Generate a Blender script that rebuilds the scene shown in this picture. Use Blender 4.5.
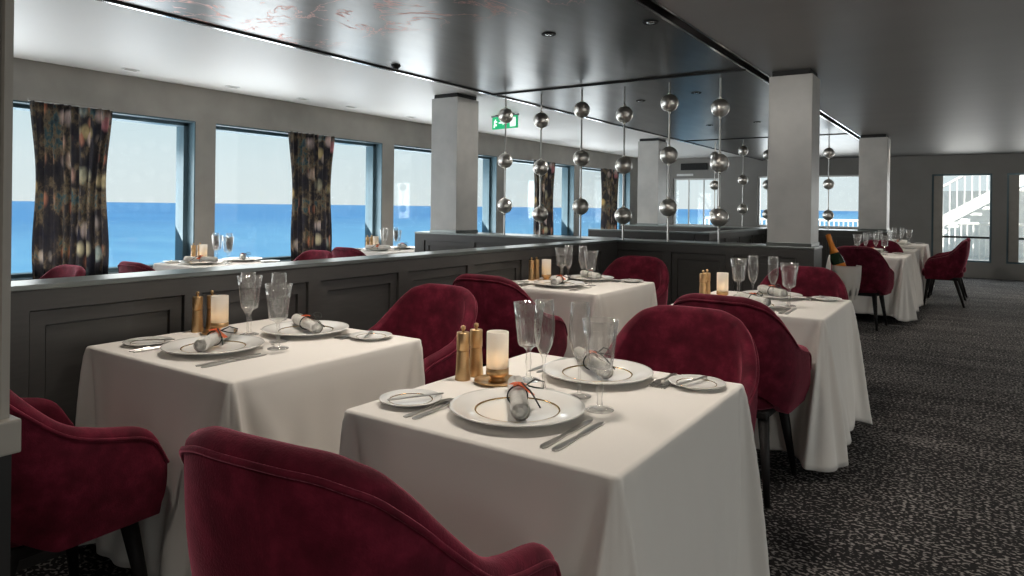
import bpy, bmesh, math, random
from math import sin, cos, pi, radians, atan, exp, sqrt, atan2
from mathutils import Vector, Matrix, noise
random.seed(7)
for o in list(bpy.data.objects): bpy.data.objects.remove(o)
S = bpy.context.scene
COL = S.collection

# ------------------------------------------------------------------ camera
F = 690.0
cd = bpy.data.cameras.new('camera'); cam = bpy.data.objects.new('camera', cd); COL.objects.link(cam)
S.camera = cam
cd.sensor_fit = 'HORIZONTAL'; cd.sensor_width = 36; cd.lens = F * 36 / 1024
cd.shift_y = -(288 - 206.8) / 1024
cd.clip_start = 0.05; cd.clip_end = 60000
YAW = atan(463 / F)
cam.location = (0, 0, 1.27)
cam.matrix_world = Matrix.Translation((0, 0, 1.27)) @ Matrix.Rotation(YAW, 4, 'Z') @ Matrix.Rotation(pi / 2, 4, 'X') @ Matrix.Rotation(radians(0.68), 4, 'Z')

# ------------------------------------------------------------------ world, sun, exposure
S.view_settings.view_transform = 'Standard'; S.view_settings.look = 'None'
S.view_settings.gamma = 1.0; S.view_settings.use_curve_mapping = False
S.view_settings.exposure = 0.0
W = bpy.data.worlds.new('World'); S.world = W; W.use_nodes = True
nt = W.node_tree; nt.nodes.clear()
tc = nt.nodes.new('ShaderNodeTexCoord'); sp = nt.nodes.new('ShaderNodeSeparateXYZ')
rp = nt.nodes.new('ShaderNodeValToRGB'); bg = nt.nodes.new('ShaderNodeBackground'); ow = nt.nodes.new('ShaderNodeOutputWorld')
nt.links.new(tc.outputs['Generated'], sp.inputs[0]); nt.links.new(sp.outputs['Z'], rp.inputs[0])
nt.links.new(rp.outputs[0], bg.inputs[0]); nt.links.new(bg.outputs[0], ow.inputs[0])
e = rp.color_ramp.elements
e[0].position = 0.0; e[0].color = (0.80, 0.88, 0.88, 1)
e[1].position = 1.0; e[1].color = (0.20, 0.42, 0.70, 1)
x = e.new(0.06); x.color = (0.77, 0.88, 0.90, 1)
x = e.new(0.16); x.color = (0.62, 0.82, 0.88, 1)
bg.inputs[1].default_value = 1.0

def light(name, kind, loc, power, color=(1, 1, 1), size=None, sy=None, look=None, spot=None, blend=.6):
    l = bpy.data.lights.new(name, kind); o = bpy.data.objects.new(name, l); COL.objects.link(o)
    l.energy = power; l.color = color; o.location = loc
    if kind == 'AREA':
        l.shape = 'RECTANGLE'; l.size = size; l.size_y = sy or size
    elif kind == 'SPOT':
        l.spot_size = spot; l.spot_blend = blend; l.shadow_soft_size = size or .05
    elif kind == 'POINT': l.shadow_soft_size = size or .05
    if look is not None:
        o.rotation_euler = (Vector(look) - Vector(loc)).to_track_quat('-Z', 'Y').to_euler()
    return o
sun = light('sun', 'SUN', (0, 0, 20), 11, (1, .95, .86), look=None)
sun.rotation_euler = Vector((-0.35, 0.75, -0.9)).to_track_quat('-Z', 'Y').to_euler()
sun.data.angle = radians(1)
# daylight lamps outside the port windows and aft openings; starboard ones are added fill
for i in range(-1, 5):
    yc = 5.65 + (i - 1) * 2.75
    light('port_window_daylight', 'AREA', (-7.25, yc, 1.25), 60, (1, .99, .96), 2.4, 1.5, (-5.9, yc, 2.4))
for yc in (-2.2, 2.2, 6.6):
    light('starboard_fill', 'AREA', (4.9, yc, 1.45), 26, (1, .95, .88), 2.4, 1.5, (0, yc, 1.0))  # added fill lamps at unseen openings
light('aft_door_daylight', 'AREA', (0.35, 16.6, 1.2), 45, (1, .98, .95), 2.4, 1.6, (0, 8, .6))
light('aft_window_daylight', 'AREA', (-3.1, 16.6, 1.5), 22, (.95, .98, 1), 2.0, 1.1, (-3, 8, .9))

# ------------------------------------------------------------------ materials
def newmat(name):
    m = bpy.data.materials.new(name); m.use_nodes = True
    n = m.node_tree; p = n.nodes['Principled BSDF']
    return m, n, p
def setp(p, **k):
    for a, v in k.items():
        a = a.replace('_', ' ')
        if a in p.inputs:
            p.inputs[a].default_value = v
def coord(n, scale=(1, 1, 1), kind='Object'):
    t = n.nodes.new('ShaderNodeTexCoord'); mp = n.nodes.new('ShaderNodeMapping')
    mp.inputs['Scale'].default_value = scale
    n.links.new(t.outputs[kind], mp.inputs[0]); return mp.outputs[0]
def noise_n(n, vec, scale, detail=3, rough=.5):
    x = n.nodes.new('ShaderNodeTexNoise'); x.inputs['Scale'].default_value = scale
    x.inputs['Detail'].default_value = detail; x.inputs['Roughness'].default_value = rough
    n.links.new(vec, x.inputs['Vector']); return x
def ramp(n, fac, stops):
    r = n.nodes.new('ShaderNodeValToRGB'); el = r.color_ramp.elements
    el[0].position, el[0].color = stops[0][0], (*stops[0][1], 1)
    el[1].position, el[1].color = stops[-1][0], (*stops[-1][1], 1)
    for p_, c in stops[1:-1]:
        q = el.new(p_); q.color = (*c, 1)
    n.links.new(fac, r.inputs[0]); return r.outputs[0]
def bump(n, p, h, strength, dist=.01):
    b = n.nodes.new('ShaderNodeBump'); b.inputs['Strength'].default_value = strength; b.inputs['Distance'].default_value = dist
    n.links.new(h, b.inputs['Height']); n.links.new(b.outputs[0], p.inputs['Normal'])
def simple(name, c, rough=.5, metal=0, c2=None, ns=8, bs=0, stretch=(1, 1, 1), spec=.5, **k):
    m, n, p = newmat(name)
    setp(p, Base_Color=(*c, 1), Roughness=rough, Metallic=metal)
    p.inputs['Specular IOR Level'].default_value = spec
    setp(p, **k)
    if c2 is None: c2 = tuple(v * .88 for v in c)
    v = coord(n, stretch); t = noise_n(n, v, ns)
    n.links.new(ramp(n, t.outputs['Fac'], [(.3, c2), (.7, c)]), p.inputs['Base Color'])
    if bs: bump(n, p, t.outputs['Fac'], bs)
    return m
M = {}
M['velvet'] = None
m, n, p = newmat('burgundy_velvet')
v = coord(n); t = noise_n(n, v, 14, 4, .62); t2 = noise_n(n, v, 260, 2)
n.links.new(ramp(n, t.outputs['Fac'], [(.32, (.060, .004, .011)), (.52, (.10, .007, .019)), (.72, (.18, .015, .036))]), p.inputs['Base Color'])
setp(p, Roughness=.75, Sheen_Weight=.85, Sheen_Roughness=.32, Sheen_Tint=(.95, .26, .36, 1))
p.inputs['Specular IOR Level'].default_value = .15
bump(n, p, t2.outputs['Fac'], .25, .004); M['velvet'] = m
m, n, p = newmat('white_tablecloth')
v = coord(n); t = noise_n(n, v, 400, 2)
setp(p, Base_Color=(.80, .765, .72, 1), Roughness=.8, Sheen_Weight=.1); p.inputs['Specular IOR Level'].default_value = .2
bump(n, p, t.outputs['Fac'], .12, .002); M['cloth'] = m
M['linen'] = simple('napkin_linen', (.86, .84, .80), .85, ns=90, bs=.4)
M['porcelain'] = simple('white_porcelain', (.80, .79, .76), .12, c2=(.78, .77, .74))
M['gold_band'] = simple('gold_line', (.62, .42, .16), .25, 1)
M['brass'] = simple('satin_brass', (.66, .44, .23), .36, .9, c2=(.58, .38, .19), ns=40)
M['steel'] = simple('polished_steel', (.48, .47, .45), .30, 1)
M['black'] = simple('black_lacquer', (.010, .009, .009), .55, spec=.25)
M['ribbon'] = simple('dark_ribbon', (.02, .025, .022), .5)
M['orange'] = simple('orange_flower', (.85, .22, .08), .6)
M['panel'] = simple('charcoal_panelling', (.060, .057, .054), .42, c2=(.050, .048, .046), ns=10, stretch=(1, 1, 8))
M['cap'] = simple('metal_ledge', (.20, .22, .215), .30, .7, c2=(.16, .18, .175), ns=6)
M['wall'] = simple('grey_plaster', (.40, .38, .345), .75, c2=(.33, .315, .285), ns=3, bs=.15)
M['darkwall'] = simple('dark_grey_wall', (.27, .26, .245), .7, ns=2)
M['column'] = simple('silver_leaf_plaster', (.52, .51, .49), .42, .1, c2=(.44, .435, .42), ns=5, bs=.35)
M['white_ceiling'] = simple('white_ceiling_panel', (.88, .865, .845), .5, c2=(.86, .845, .825), ns=1)
M['grey_ceiling'] = simple('grey_satin_ceiling', (.27, .262, .25), .50, .12, c2=(.25, .243, .232), ns=1.2, stretch=(.3, 2, 1))
M['chrome'] = simple('chrome_trim', (.75, .75, .75), .15, 1)
M['slot'] = simple('black_slot', (.008, .008, .008), .6)
M['frame'] = simple('window_frame_blue_grey', (.10, .16, .19), .35, .3)
M['white_paint'] = simple('white_ship_paint', (.82, .82, .80), .5)
M['deck'] = simple('pale_deck', (.62, .60, .56), .6, ns=5)
M['green'] = None
M['trimbeige'] = simple('grey_beige_trim', (.33, .31, .275), .45)
M['bottle'] = simple('dark_green_bottle', (.012, .03, .014), .08)
M['foil'] = simple('orange_foil', (.85, .28, .04), .35, .3)
M['flame'] = None
def emit(name, c, s):
    m, n, p = newmat(name); setp(p, Base_Color=(*c, 1), Emission_Color=(*c, 1), Emission_Strength=s); return m
M['flame'] = emit('candle_flame', (1, .62, .22), 12)
M['green'] = emit('exit_sign_green', (.0, .42, .16), .55)
M['pictogram'] = emit('exit_sign_white', (.8, .9, .85), .8)
M['wax'] = simple('candle_wax', (.9, .82, .68), .5)
# thin clear glass
def clear(name, tint, boost, edge, edge_glint=0):
    m = bpy.data.materials.new(name); m.use_nodes = True; n = m.node_tree; n.nodes.clear()
    o = n.nodes.new('ShaderNodeOutputMaterial'); mx = n.nodes.new('ShaderNodeMixShader')
    tr = n.nodes.new('ShaderNodeBsdfTransparent'); gl = n.nodes.new('ShaderNodeBsdfGlossy')
    gl.inputs['Roughness'].default_value = .03; gl.inputs['Color'].default_value = (.95, .95, .95, 1)
    cr = n.nodes.new('ShaderNodeMixRGB'); cr.inputs[1].default_value = (*tint, 1); cr.inputs[2].default_value = (*edge, 1)
    pw = n.nodes.new('ShaderNodeMath'); pw.operation = 'POWER'; pw.inputs[1].default_value = 2.5
    lw2 = n.nodes.new('ShaderNodeLayerWeight'); lw2.inputs['Blend'].default_value = .5
    n.links.new(lw2.outputs['Facing'], pw.inputs[0]); n.links.new(pw.outputs[0], cr.inputs[0])
    fr = n.nodes.new('ShaderNodeMath'); fr.operation = 'MULTIPLY_ADD'; fr.inputs[1].default_value = boost; fr.inputs[2].default_value = .035
    p3 = n.nodes.new('ShaderNodeMath'); p3.operation = 'POWER'; p3.inputs[1].default_value = 3.0
    n.links.new(lw2.outputs['Facing'], p3.inputs[0]); n.links.new(p3.outputs[0], fr.inputs[0])
    n.links.new(cr.outputs[0], tr.inputs[0]); n.links.new(fr.outputs[0], mx.inputs[0])
    df = n.nodes.new('ShaderNodeBsdfDiffuse'); df.inputs[0].default_value = (.95, .95, .95, 1); m0 = n.nodes.new('ShaderNodeMixShader'); hz = n.nodes.new('ShaderNodeMath'); hz.operation = 'MULTIPLY_ADD'; hz.inputs[1].default_value = edge_glint * 12; hz.inputs[2].default_value = edge_glint; n.links.new(p3.outputs[0], hz.inputs[0]); n.links.new(hz.outputs[0], m0.inputs[0])  # diffuse white painted in towards grazing edges, imitating light caught by the glass
    n.links.new(tr.outputs[0], m0.inputs[1]); n.links.new(df.outputs[0], m0.inputs[2])
    n.links.new(m0.outputs[0], mx.inputs[1]); n.links.new(gl.outputs[0], mx.inputs[2]); n.links.new(mx.outputs[0], o.inputs[0])
    return m
M['glass'] = clear('crystal_glass', (.985, .985, .98), 1.0, (.42, .42, .41), .035)
M['pane'] = clear('window_pane', (.97, .985, .99), .5, (.9, .94, .95))
m, n, p = newmat('frosted_glass')
setp(p, Base_Color=(.95, .91, .86, 1), Roughness=.6)
trl = n.nodes.new('ShaderNodeBsdfTranslucent'); trl.inputs[0].default_value = (.98, .94, .88, 1); ms = n.nodes.new('ShaderNodeMixShader'); ms.inputs[0].default_value = .55
n.links.new(p.outputs[0], ms.inputs[1]); n.links.new(trl.outputs[0], ms.inputs[2]); n.links.new(ms.outputs[0], n.nodes['Material Output'].inputs[0]); M['frost'] = m
# carpet
m, n, p = newmat('speckled_carpet')
v = coord(n, (1, 1.25, 1)); a = noise_n(n, v, 60, 1, .4)
v2 = coord(n, (.7, 2.2, 1)); b = noise_n(n, v2, 1.6, 3, .6); b2 = noise_n(n, coord(n, (.5, 5, 1)), 3.2, 2)
ad = n.nodes.new('ShaderNodeMath'); ad.operation = 'MULTIPLY_ADD'; ad.inputs[1].default_value = .22
n.links.new(b.outputs['Fac'], ad.inputs[0]); n.links.new(a.outputs['Fac'], ad.inputs[2])
ad2 = n.nodes.new('ShaderNodeMath'); ad2.operation = 'MULTIPLY_ADD'; ad2.inputs[1].default_value = .12
n.links.new(b2.outputs['Fac'], ad2.inputs[0]); n.links.new(ad.outputs[0], ad2.inputs[2])
n.links.new(ramp(n, ad2.outputs[0], [(.0, (.014, .013, .014)), (.712, (.016, .015, .016)), (.765, (.22, .205, .197)), (1, (.42, .39, .37))]), p.inputs['Base Color'])
setp(p, Roughness=.85); p.inputs['Specular IOR Level'].default_value = .2
bump(n, p, a.outputs['Fac'], .3, .006); M['carpet'] = m
# sea
m, n, p = newmat('sea_water')
v = coord(n, (1, 1, 1)); a = noise_n(n, v, .9, 6, .7); b = noise_n(n, coord(n, (.004, .012, 1)), 1, 4)
n.links.new(ramp(n, b.outputs['Fac'], [(.35, (.012, .10, .25)), (.65, (.022, .13, .29))]), p.inputs['Base Color'])
setp(p, Roughness=.45); p.inputs['Specular IOR Level'].default_value = .25
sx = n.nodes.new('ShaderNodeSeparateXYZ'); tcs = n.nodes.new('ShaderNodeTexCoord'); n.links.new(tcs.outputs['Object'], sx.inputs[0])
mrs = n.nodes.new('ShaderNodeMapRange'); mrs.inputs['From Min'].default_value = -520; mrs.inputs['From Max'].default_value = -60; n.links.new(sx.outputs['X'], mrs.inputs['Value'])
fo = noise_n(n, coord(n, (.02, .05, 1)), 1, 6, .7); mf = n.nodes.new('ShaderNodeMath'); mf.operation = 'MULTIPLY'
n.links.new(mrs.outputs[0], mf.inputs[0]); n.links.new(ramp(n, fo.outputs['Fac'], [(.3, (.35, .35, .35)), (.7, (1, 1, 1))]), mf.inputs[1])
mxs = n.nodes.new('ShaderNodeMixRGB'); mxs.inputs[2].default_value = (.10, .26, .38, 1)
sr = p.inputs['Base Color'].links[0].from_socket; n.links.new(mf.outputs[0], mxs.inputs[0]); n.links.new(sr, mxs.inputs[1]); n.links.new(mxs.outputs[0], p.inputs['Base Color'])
bump(n, p, a.outputs['Fac'], .6, .5); M['sea'] = m
# brushed reflective ceiling with a faint printed blossom pattern
m, n, p = newmat('mirror_ceiling')
v = coord(n, (1.4, .35, 1)); a = noise_n(n, v, 5, 3)
n.links.new(ramp(n, a.outputs['Fac'], [(.3, (.085, .082, .078)), (.7, (.13, .125, .12))]), p.inputs['Base Color'])
setp(p, Roughness=.30, Metallic=.92)
w = coord(n, (3.2, .7, 1)); c = noise_n(n, w, 6, 3); bump(n, p, c.outputs['Fac'], .03, .02)
vf = coord(n, (1, 1, 1)); nf = noise_n(n, vf, 1.9, 5, .62); nf.inputs['Distortion'].default_value = 1.4
sub = n.nodes.new('ShaderNodeMath'); sub.operation = 'SUBTRACT'; sub.inputs[1].default_value = .5
ab = n.nodes.new('ShaderNodeMath'); ab.operation = 'ABSOLUTE'
n.links.new(nf.outputs['Fac'], sub.inputs[0]); n.links.new(sub.outputs[0], ab.inputs[0])
line = ramp(n, ab.outputs[0], [(.004, (1, 1, 1)), (.018, (0, 0, 0))])
sy = n.nodes.new('ShaderNodeSeparateXYZ'); tcc = n.nodes.new('ShaderNodeTexCoord'); n.links.new(tcc.outputs['Object'], sy.inputs[0])
mask = ramp(n, sy.outputs['Y'], [(.0, (0, 0, 0)), (1, (0, 0, 0))])
mr = n.nodes.new('ShaderNodeMapRange'); mr.inputs['From Min'].default_value = 3.38; mr.inputs['From Max'].default_value = 3.2; mr.inputs['To Max'].default_value = .75
n.links.new(sy.outputs['Y'], mr.inputs['Value'])
mu = n.nodes.new('ShaderNodeMath'); mu.operation = 'MULTIPLY'; n.links.new(mr.outputs[0], mu.inputs[0]); n.links.new(line, mu.inputs[1])
mxp = n.nodes.new('ShaderNodeMixRGB'); mxp.inputs[2].default_value = (.85, .48, .42, 1)
src = p.inputs['Base Color'].links[0].from_socket
n.links.new(mu.outputs[0], mxp.inputs[0]); n.links.new(src, mxp.inputs[1]); n.links.new(mxp.outputs[0], p.inputs['Base Color'])
mrr = n.nodes.new('ShaderNodeMapRange'); mrr.inputs['To Min'].default_value = .30; mrr.inputs['To Max'].default_value = .6
n.links.new(mu.outputs[0], mrr.inputs['Value']); n.links.new(mrr.outputs[0], p.inputs['Roughness'])
M['mirror'] = m
# bead metal
m, n, p = newmat('hammered_silver')
v = coord(n); a = noise_n(n, v, 55, 2); setp(p, Base_Color=(.92, .88, .82, 1), Roughness=.3, Metallic=.9); bump(n, p, a.outputs['Fac'], .35, .01); M['bead'] = m
# curtain
m, n, p = newmat('floral_curtain')
v = coord(n, (1, 1, .8), 'Generated')
v = coord(n, (1, 1, .75)); a = noise_n(n, v, 3.6, 5, .7); bb = noise_n(n, v, 9, 3)
vor = n.nodes.new('ShaderNodeTexVoronoi'); vor.inputs['Scale'].default_value = 6.5; n.links.new(v, vor.inputs['Vector'])
base = ramp(n, a.outputs['Fac'], [(.38, (.025, .024, .034)), (.50, (.05, .042, .042)), (.565, (.20, .145, .09)), (.61, (.06, .11, .12)), (.68, (.025, .025, .035))])
sepc = n.nodes.new('ShaderNodeSeparateXYZ'); n.links.new(vor.outputs['Color'], sepc.inputs[0])
flow = ramp(n, sepc.outputs['X'], [(.0, (.8, .12, .20)), (.3, (.9, .8, .7)), (.55, (.85, .30, .14)), (.8, (.5, .62, .6)), (1, (.8, .55, .2))])
fm = ramp(n, vor.outputs['Distance'], [(.25, (1, 1, 1)), (.45, (0, 0, 0))]); sel = ramp(n, sepc.outputs['Y'], [(.42, (0, 0, 0)), (.50, (1, 1, 1))])
pm = n.nodes.new('ShaderNodeMath'); pm.operation = 'MULTIPLY'; n.links.new(fm, pm.inputs[0]); n.links.new(sel, pm.inputs[1])
pm2 = n.nodes.new('ShaderNodeMath'); pm2.operation = 'MULTIPLY'; n.links.new(pm.outputs[0], pm2.inputs[0]); n.links.new(bb.outputs['Fac'], pm2.inputs[1])
mx = n.nodes.new('ShaderNodeMixRGB'); n.links.new(pm2.outputs[0], mx.inputs[0]); n.links.new(base, mx.inputs[1]); n.links.new(flow, mx.inputs[2])
n.links.new(mx.outputs[0], p.inputs['Base Color']); setp(p, Roughness=.7, Sheen_Weight=.3)
trl = n.nodes.new('ShaderNodeBsdfTranslucent'); n.links.new(mx.outputs[0], trl.inputs[0]); ms = n.nodes.new('ShaderNodeMixShader'); ms.inputs[0].default_value = .42
ou = n.nodes['Material Output']; n.links.new(p.outputs[0], ms.inputs[1]); n.links.new(trl.outputs[0], ms.inputs[2]); n.links.new(ms.outputs[0], ou.inputs[0])
M['curtain'] = m

# ------------------------------------------------------------------ mesh helpers
def link(name, bm, mat, parent=None, smooth=False, loc=(0, 0, 0), rz=0):
    me = bpy.data.meshes.new(name); bmesh.ops.recalc_face_normals(bm, faces=bm.faces[:]); bm.to_mesh(me); bm.free()
    if smooth:
        for f in me.polygons: f.use_smooth = True
    me.materials.append(M[mat] if isinstance(mat, str) else mat)
    o = bpy.data.objects.new(name, me); COL.objects.link(o)
    o.location = loc; o.rotation_euler = (0, 0, rz)
    if parent: o.parent = parent
    return o
def tag(o, label=None, cat=None, group=None, kind=None):
    if label: o['label'] = label
    if cat: o['category'] = cat
    if group: o['group'] = group
    if kind: o['kind'] = kind
    return o
def thing(name, loc, rz=0, label=None, cat=None, group=None):
    o = bpy.data.objects.new(name, None); COL.objects.link(o); o.location = loc; o.rotation_euler = (0, 0, rz); o.empty_display_size = .1
    return tag(o, label, cat, group)
def dup(root, loc, rz=0, label=None, group=None):
    r = root.copy(); COL.objects.link(r); r.location = loc; r.rotation_euler = (0, 0, rz)
    if label: r['label'] = label
    if group: r['group'] = group
    for ch in list(root.children):
        c = ch.copy(); COL.objects.link(c); c.parent = r
        for g in ch.children:
            d = g.copy(); COL.objects.link(d); d.parent = c
    return r
def box(bm, a, b, bev=0):
    r = bmesh.ops.create_cube(bm, size=1)['verts']
    for v in r:
        v.co = Vector(((a[i] + b[i]) / 2 + v.co[i] * (b[i] - a[i]) for i in range(3)))
    if bev:
        es = list({e for v in r for e in v.link_edges})
        bmesh.ops.bevel(bm, geom=es, offset=bev, segments=2, affect='EDGES', profile=.6)
def rod(bm, p, q, r, r2=None, n=12):
    p, q = Vector(p), Vector(q); d = q - p
    mtx = Matrix.Translation((p + q) / 2) @ d.to_track_quat('Z', 'Y').to_matrix().to_4x4()
    bmesh.ops.create_cone(bm, cap_ends=True, segments=n, radius1=r, radius2=r if r2 is None else r2, depth=d.length, matrix=mtx)
def tube(bm, pts, r, n=8, closed=False):
    pts = [Vector(p) for p in pts]; rings = []
    N = len(pts)
    for i, p in enumerate(pts):
        a = pts[(i - 1) % N] if (closed or i) else p; b = pts[(i + 1) % N] if (closed or i < N - 1) else p
        t = (b - a).normalized(); up = Vector((0, 0, 1)) if abs(t.z) < .95 else Vector((1, 0, 0))
        u = t.cross(up).normalized(); w = t.cross(u).normalized()
        rings.append([bm.verts.new(p + (u * cos(2 * pi * k / n) + w * sin(2 * pi * k / n)) * r) for k in range(n)])
    for i in range(N if closed else N - 1):
        A, B = rings[i], rings[(i + 1) % N]
        for k in range(n): bm.faces.new((A[k], A[(k + 1) % n], B[(k + 1) % n], B[k]))
    if not closed:
        bm.faces.new(rings[0]); bm.faces.new(rings[-1])
def lathe(bm, prof, n=24, wob=None, c=(0, 0, 0)):
    rings = []
    for j, (r, z) in enumerate(prof):
        if r < 1e-5: rings.append([bm.verts.new((c[0], c[1], c[2] + z))]); continue
        rings.append([bm.verts.new((c[0] + r * (1 + (wob(j, k) if wob else 0)) * cos(2 * pi * k / n), c[1] + r * (1 + (wob(j, k) if wob else 0)) * sin(2 * pi * k / n), c[2] + z)) for k in range(n)])
    for A, B in zip(rings, rings[1:]):
        if len(A) == 1 and len(B) == 1: continue
        for k in range(n):
            k2 = (k + 1) % n
            if len(A) == 1: bm.faces.new((A[0], B[k], B[k2]))
            elif len(B) == 1: bm.faces.new((A[k], A[k2], B[0]))
            else: bm.faces.new((A[k], A[k2], B[k2], B[k]))
def struct(name, bm, mat, parent=None, smooth=False):
    o = link(name, bm, mat, parent, smooth)
    if parent is None: o['kind'] = 'structure'
    return o

# ------------------------------------------------------------------ shell of the room
XW, YB = -6.8, 16.1
ZR, ZL = 2.39, 2.49
bm = bmesh.new(); box(bm, (-7.0, -4, -.05), (5.0, YB + .2, 0)); struct('floor', bm, 'carpet')
# ceilings
bm = bmesh.new(); box(bm, (-1.44, -4, ZR), (5.0, YB, ZR + .12)); struct('ceiling_right', bm, 'grey_ceiling')
bm = bmesh.new()
for a, b in ((-4, 5.585), (5.615, 10.985), (11.015, YB)): box(bm, (-3.98, a, ZR), (-1.52, b, ZR + .05))
struct('ceiling_centre', bm, 'mirror')
bm = bmesh.new(); box(bm, (-7.1, -4, ZL), (-4.02, YB, ZL + .05)); struct('ceiling_left', bm, 'white_ceiling')
bm = bmesh.new(); box(bm, (-7.1, -4, ZL + .05), (5, YB + .2, ZL + .3)); struct('ceiling_deck', bm, 'slot')
bm = bmesh.new(); box(bm, (-1.535, -4, ZR - .006), (-1.515, YB, ZR + .04)); box(bm, (-1.452, -4, ZR - .004), (-1.438, YB, ZR + .04)); struct('trim_1', bm, 'chrome')
bm = bmesh.new(); box(bm, (-4.02, -4, ZR), (-3.98, YB, ZL + .03)); box(bm, (-4.0, -4, ZR - .012), (-3.985, YB, ZR)); struct('trim_2', bm, 'slot')
bm = bmesh.new(); box(bm, (-4.05, -4, ZR - .004), (-4.02, YB, ZR + .03)); struct('trim_3', bm, 'chrome')
bm = bmesh.new()
for yy in (5.6, 11.0): box(bm, (-3.98, yy - .012, ZR - .012), (-1.53, yy + .012, ZR + .02))
struct('trim_4', bm, 'slot')

# window wall on the sea side
edges = [(-1.11, 1.41)] + [(1.64 + 2.75 * i, 4.16 + 2.75 * i) for i in range(5)]
bm = bmesh.new()
box(bm, (XW - .22, -4, 0), (XW, YB, .58)); box(bm, (XW - .22, -4, 2.13), (XW, YB, ZL + .05))
prev = -4
for a, b in edges:
    box(bm, (XW - .22, prev, .58), (XW, a, 2.13)); prev = b
box(bm, (XW - .22, prev, .58), (XW, YB, 2.13))
struct('wall_left', bm, 'wall')
for i, (a, b) in enumerate(edges):
    w = bmesh.new()
    box(w, (XW - .26, a, .58), (XW - .12, a + .06, 2.13)); box(w, (XW - .26, b - .06, .58), (XW - .12, b, 2.13))
    box(w, (XW - .26, a, .58), (XW - .12, b, .63)); box(w, (XW - .26, a, 2.08), (XW - .12, b, 2.13))
    wo = struct('window_%d' % (i + 1), w, 'frame')
    g = bmesh.new(); box(g, (XW - .20, a + .06, .63), (XW - .19, b - .06, 2.08)); link('pane', g, 'pane', wo)
    s_ = bmesh.new(); box(s_, (XW - .12, a + .002, .575), (XW + .04, b - .002, .60), .004); link('sill', s_, 'cap', wo)
    r_ = bmesh.new(); box(r_, (XW - .118, b - .012, .605), (XW - .002, b, 2.125)); box(r_, (XW - .118, a + .01, 2.115), (XW - .002, b - .012, 2.13)); link('jamb', r_, 'frame', wo)

# aft wall
ops = [(-6.1, -5.0, .87, 2.0), (-4.1, -1.9, .9, 2.03), (-.72, .27, .3, 2.02), (.5, 1.5, .3, 2.02), (2.0, 3.0, .3, 2.02)]
bm = bmesh.new(); prev = -7.02
for a, b, z0, z1 in ops:
    box(bm, (prev, YB, 0), (a, YB + .2, ZL + .05)); box(bm, (a, YB, 0), (b, YB + .2, z0)); box(bm, (a, YB, z1), (b, YB + .2, ZL + .05)); prev = b
box(bm, (prev, YB, 0), (5.0, YB + .2, ZL + .05))
struct('wall_back', bm, 'darkwall')
for i, (a, b, z0, z1) in enumerate(ops):
    w = bmesh.new(); t = .035
    fm_ = 'white_paint' if i < 2 else 'frame'
    box(w, (a, YB + .05, z0), (a + t, YB + .15, z1)); box(w, (b - t, YB + .05, z0), (b, YB + .15, z1))
    box(w, (a + t, YB + .05, z0), (b - t, YB + .15, z0 + t)); box(w, (a + t, YB + .05, z1 - t), (b - t, YB + .15, z1))
    if i == 0:
        for k in (1, 2): box(w, (a + (b - a) * k / 3 - .012, YB + .08, z0 + t), (a + (b - a) * k / 3 + .012, YB + .12, z1 - t))
    nm = ('window_%d' % (7 + i)) if i < 2 else 'door_%d' % (i - 1)
    wo = struct(nm, w, fm_)
    g = bmesh.new(); box(g, (a + t, YB + .095, z0 + t), (b - t, YB + .105, z1 - t)); link('pane', g, 'pane', wo)
    if i >= 2:
        g = bmesh.new(); box(g, (a + t, YB + .03, .76), (b - t, YB + .07, .80)); link('push_bar', g, 'slot', wo)
        g = bmesh.new(); box(g, (a + .035, YB + .02, z0 + t), (a + .19, YB + .05, z1 - t)); link('side_panel', g, 'trimbeige', wo)
# unseen starboard wall, its openings added for fill light, and wall behind the photographer
bm = bmesh.new(); prev = -4
box(bm, (4.8, -4, 0), (5, YB, .6)); box(bm, (4.8, -4, 2.2), (5, YB, ZL))
for yc in (-2.2, 2.2, 6.6):
    box(bm, (4.8, prev, .6), (5, yc - 1.2, 2.2)); prev = yc + 1.2
box(bm, (4.8, prev, .6), (5, YB, 2.2)); struct('wall_right', bm, 'darkwall')
bm = bmesh.new(); box(bm, (-7.0, -4.1, 0), (5, -4, ZL)); struct('wall_front', bm, 'darkwall')

# panelled dividers: face along an axis
def panel_face(bm, axis, plane, out, a, b, z0, z1, stile=.075, width=.56):
    # stepped recessed panels on a face; plane = coordinate of the proud surface, out = direction of the face (+1/-1)
    n_ = max(1, round((b - a) / (width + stile))); w = (b - a - stile) / n_ - stile
    def bx(u0, u1, za, zb, d0, d1):
        lo, hi = sorted((plane - out * d0, plane - out * d1))
        if axis == 'x': box(bm, (lo, u0, za), (hi, u1, zb))
        else: box(bm, (u0, lo, za), (u1, hi, zb))
    bx(a, b, z0, z1, .03, .06)
    zt = z1 - .07; zb_ = z0 + .14
    bx(a, b, zt, z1, 0, .03); bx(a, b, z0, zb_, 0, .03)
    u = a
    for k in range(n_ + 1):
        bx(u, u + stile, zb_, zt, 0, .03)
        if k < n_:
            p0, p1 = u + stile, u + stile + w; s = .055
            bx(p0 + .006, p1 - .006, zt - s, zt - .006, .012, .03); bx(p0 + .006, p1 - .006, zb_ + .006, zb_ + s, .012, .03)
            bx(p0 + .006, p0 + s, zb_ + s, zt - s, .012, .03); bx(p1 - s, p1 - .006, zb_ + s, zt - s, .012, .03)
            bx(p0 + s + .006, p1 - s - .006, zb_ + s + .006, zt - s - .006, .022, .03)
        u += stile + w
PZ = .98
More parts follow.
